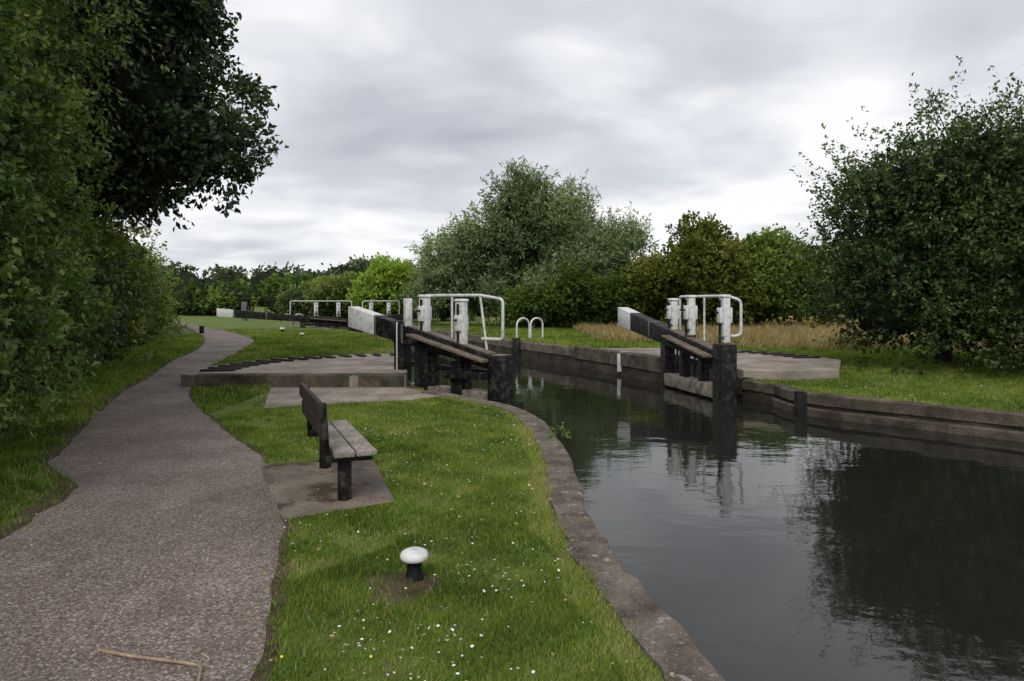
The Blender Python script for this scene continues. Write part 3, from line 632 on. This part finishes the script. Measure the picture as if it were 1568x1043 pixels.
def flowers(name, n, mat, r, box, thr, s=5.):
    x = rng.uniform(box[0], box[1], n*4); y = rng.uniform(box[2], box[3], n*4); ok = pnoise(x+3, y+1, 1.6)+rng.normal(0, .35, len(x)) > thr
    for p in excl+[front_pad]: ok &= ~inpoly(x, y, p)
    ok &= seg_dist(Lb[15:], x, y) > .33
    x = x[ok][:n]; y = y[ok][:n]; k = len(x); K = 7; z = rng.uniform(.028, .05, k); rr = r*rng.uniform(.4, 1.25, k); tx = rng.normal(0, .3, k); ty = rng.normal(-.15, .3, k)
    V = []
    for i in range(K):
        a = 2*math.pi*i/K; V.append(np.c_[x+rr*math.cos(a), y+rr*math.sin(a), z+rr*(math.cos(a)*tx+math.sin(a)*ty)])
    V = np.stack(V, 1).reshape(-1, 3); np_mesh(name, V, np.arange(len(V)).reshape(-1, K), [mat])
flowers('daisies', 150, M['daisy'], .0075, (-.9,.7,2.9,4.4), .1)
flowers('daisies', 330, M['daisy'], .0085, (-1.9,.5,4.2,10), .2)
flowers('daisies', 50, M['daisy'], .012, (-6,-3.6,4,12), .3)
flowers('daisies', 180, M['daisy'], .016, (5.5,14,10,16), .2)
flowers('dandelions', 5, M['dande'], .011, (-1.2,.8,2.8,5), .0)
B = Bld(); n = 320; x = rng.uniform(-5, 1, n); y = 2.8+rng.uniform(0, 1, n)**1.5*9; ok = ~inpoly(x, y, canal); x = x[ok]; y = y[ok]
leafquads(np.c_[x, y, np.where(inpoly(x, y, path_poly), .015, .04)], unit(np.c_[rng.normal(size=(len(x), 2)), np.zeros(len(x))]), .03, .6, rng.uniform(.4, 1, len(x)), B)
B.obj('fallen_leaves', [GD])
B = Bld(); sprigs(B, [(.56,8.3,.05,.06,.14,.08)], 22, 7, .08, .025, .045, .45, zmin=-.2, cull=False, rmin=.3, voff=.2, sub=0); B.obj('bankside_weed', [LF['mid']])

# ---------------------------------------------------------------- sky, light, camera
w = bpy.data.worlds.new('World'); scene.world = w; w.use_nodes = True; t = w.node_tree; t.nodes.clear()
def N(ty, **k):
    nd = t.nodes.new(ty)
    for a, b in k.items(): setattr(nd, a, b)
    return nd
out = N('ShaderNodeOutputWorld'); bg = N('ShaderNodeBackground'); bg.inputs[1].default_value = .1; t.links.new(bg.outputs[0], out.inputs[0])
sky = N('ShaderNodeTexSky', sky_type='NISHITA'); sky.sun_disc = False; sky.sun_elevation = math.radians(48)
tc = N('ShaderNodeTexCoord'); sp = N('ShaderNodeSeparateXYZ'); t.links.new(tc.outputs['Generated'], sp.inputs[0])
def math_(op, a, b=None, c=None):
    m = N('ShaderNodeMath', operation=op)
    for i, v in enumerate((a, b, c)):
        if v is None: continue
        if isinstance(v, (int, float)): m.inputs[i].default_value = v
        else: t.links.new(v, m.inputs[i])
    return m.outputs[0]
z = math_('MAXIMUM', sp.outputs[2], 0.0); zz = math_('ADD', z, .16)
cb = N('ShaderNodeCombineXYZ'); t.links.new(math_('DIVIDE', sp.outputs[0], zz), cb.inputs[0]); t.links.new(math_('DIVIDE', sp.outputs[1], zz), cb.inputs[1])
def nz(scale, det, off):
    mp = N('ShaderNodeMapping'); mp.inputs['Location'].default_value = off; t.links.new(cb.outputs[0], mp.inputs[0])
    n_ = N('ShaderNodeTexNoise'); n_.inputs['Scale'].default_value = scale; n_.inputs['Detail'].default_value = det; n_.inputs['Roughness'].default_value = .45; n_.inputs['Distortion'].default_value = .4
    t.links.new(mp.outputs[0], n_.inputs['Vector']); return n_.outputs['Fac']
f = math_('ADD', math_('MULTIPLY', nz(.85, 5, (3.1, 1.7, 0)), .66), math_('MULTIPLY', nz(2.4, 5, (7, 2, 1)), .34))
f = math_('SUBTRACT', f, math_('MULTIPLY', z, .12))
r = N('ShaderNodeValToRGB'); t.links.new(f, r.inputs[0]); e_ = r.color_ramp.elements
e_[0].position = .24; e_[0].color = (.42, .445, .51, 1); e_[1].position = .55; e_[1].color = (.96, .965, .975, 1)
m_ = e_.new(.42); m_.color = (.66, .68, .73, 1)
sc = N('ShaderNodeVectorMath', operation='SCALE'); t.links.new(r.outputs[0], sc.inputs[0]); sc.inputs['Scale'].default_value = 10.6
mx = N('ShaderNodeMix', data_type='RGBA'); mx.inputs[0].default_value = .95; t.links.new(sky.outputs[0], mx.inputs[6]); t.links.new(sc.outputs[0], mx.inputs[7]); t.links.new(mx.outputs[2], bg.inputs[0])
w.name = 'sky'
sd = bpy.data.lights.new('sun', 'SUN'); sd.energy = 1.35; sd.angle = math.radians(22); sd.color = (1, .96, .9)
so = link(bpy.data.objects.new('sun', sd)); el = math.radians(48); az = math.radians(195)
sky.sun_rotation = az
dirv = Vector((math.sin(az)*math.cos(el), math.cos(az)*math.cos(el), math.sin(el))); so.rotation_euler = dirv.to_track_quat('Z', 'Y').to_euler(); so.location = dirv*30

cd = bpy.data.cameras.new('camera'); co = link(bpy.data.objects.new('camera', cd)); co.location = (0, 0, 1.7); co.rotation_euler = (math.radians(90), 0, 0)
cd.sensor_width = 36; cd.lens = 24; cd.shift_y = -61.5/1568; cd.clip_end = 3000; cd.clip_start = .05
scene.camera = co
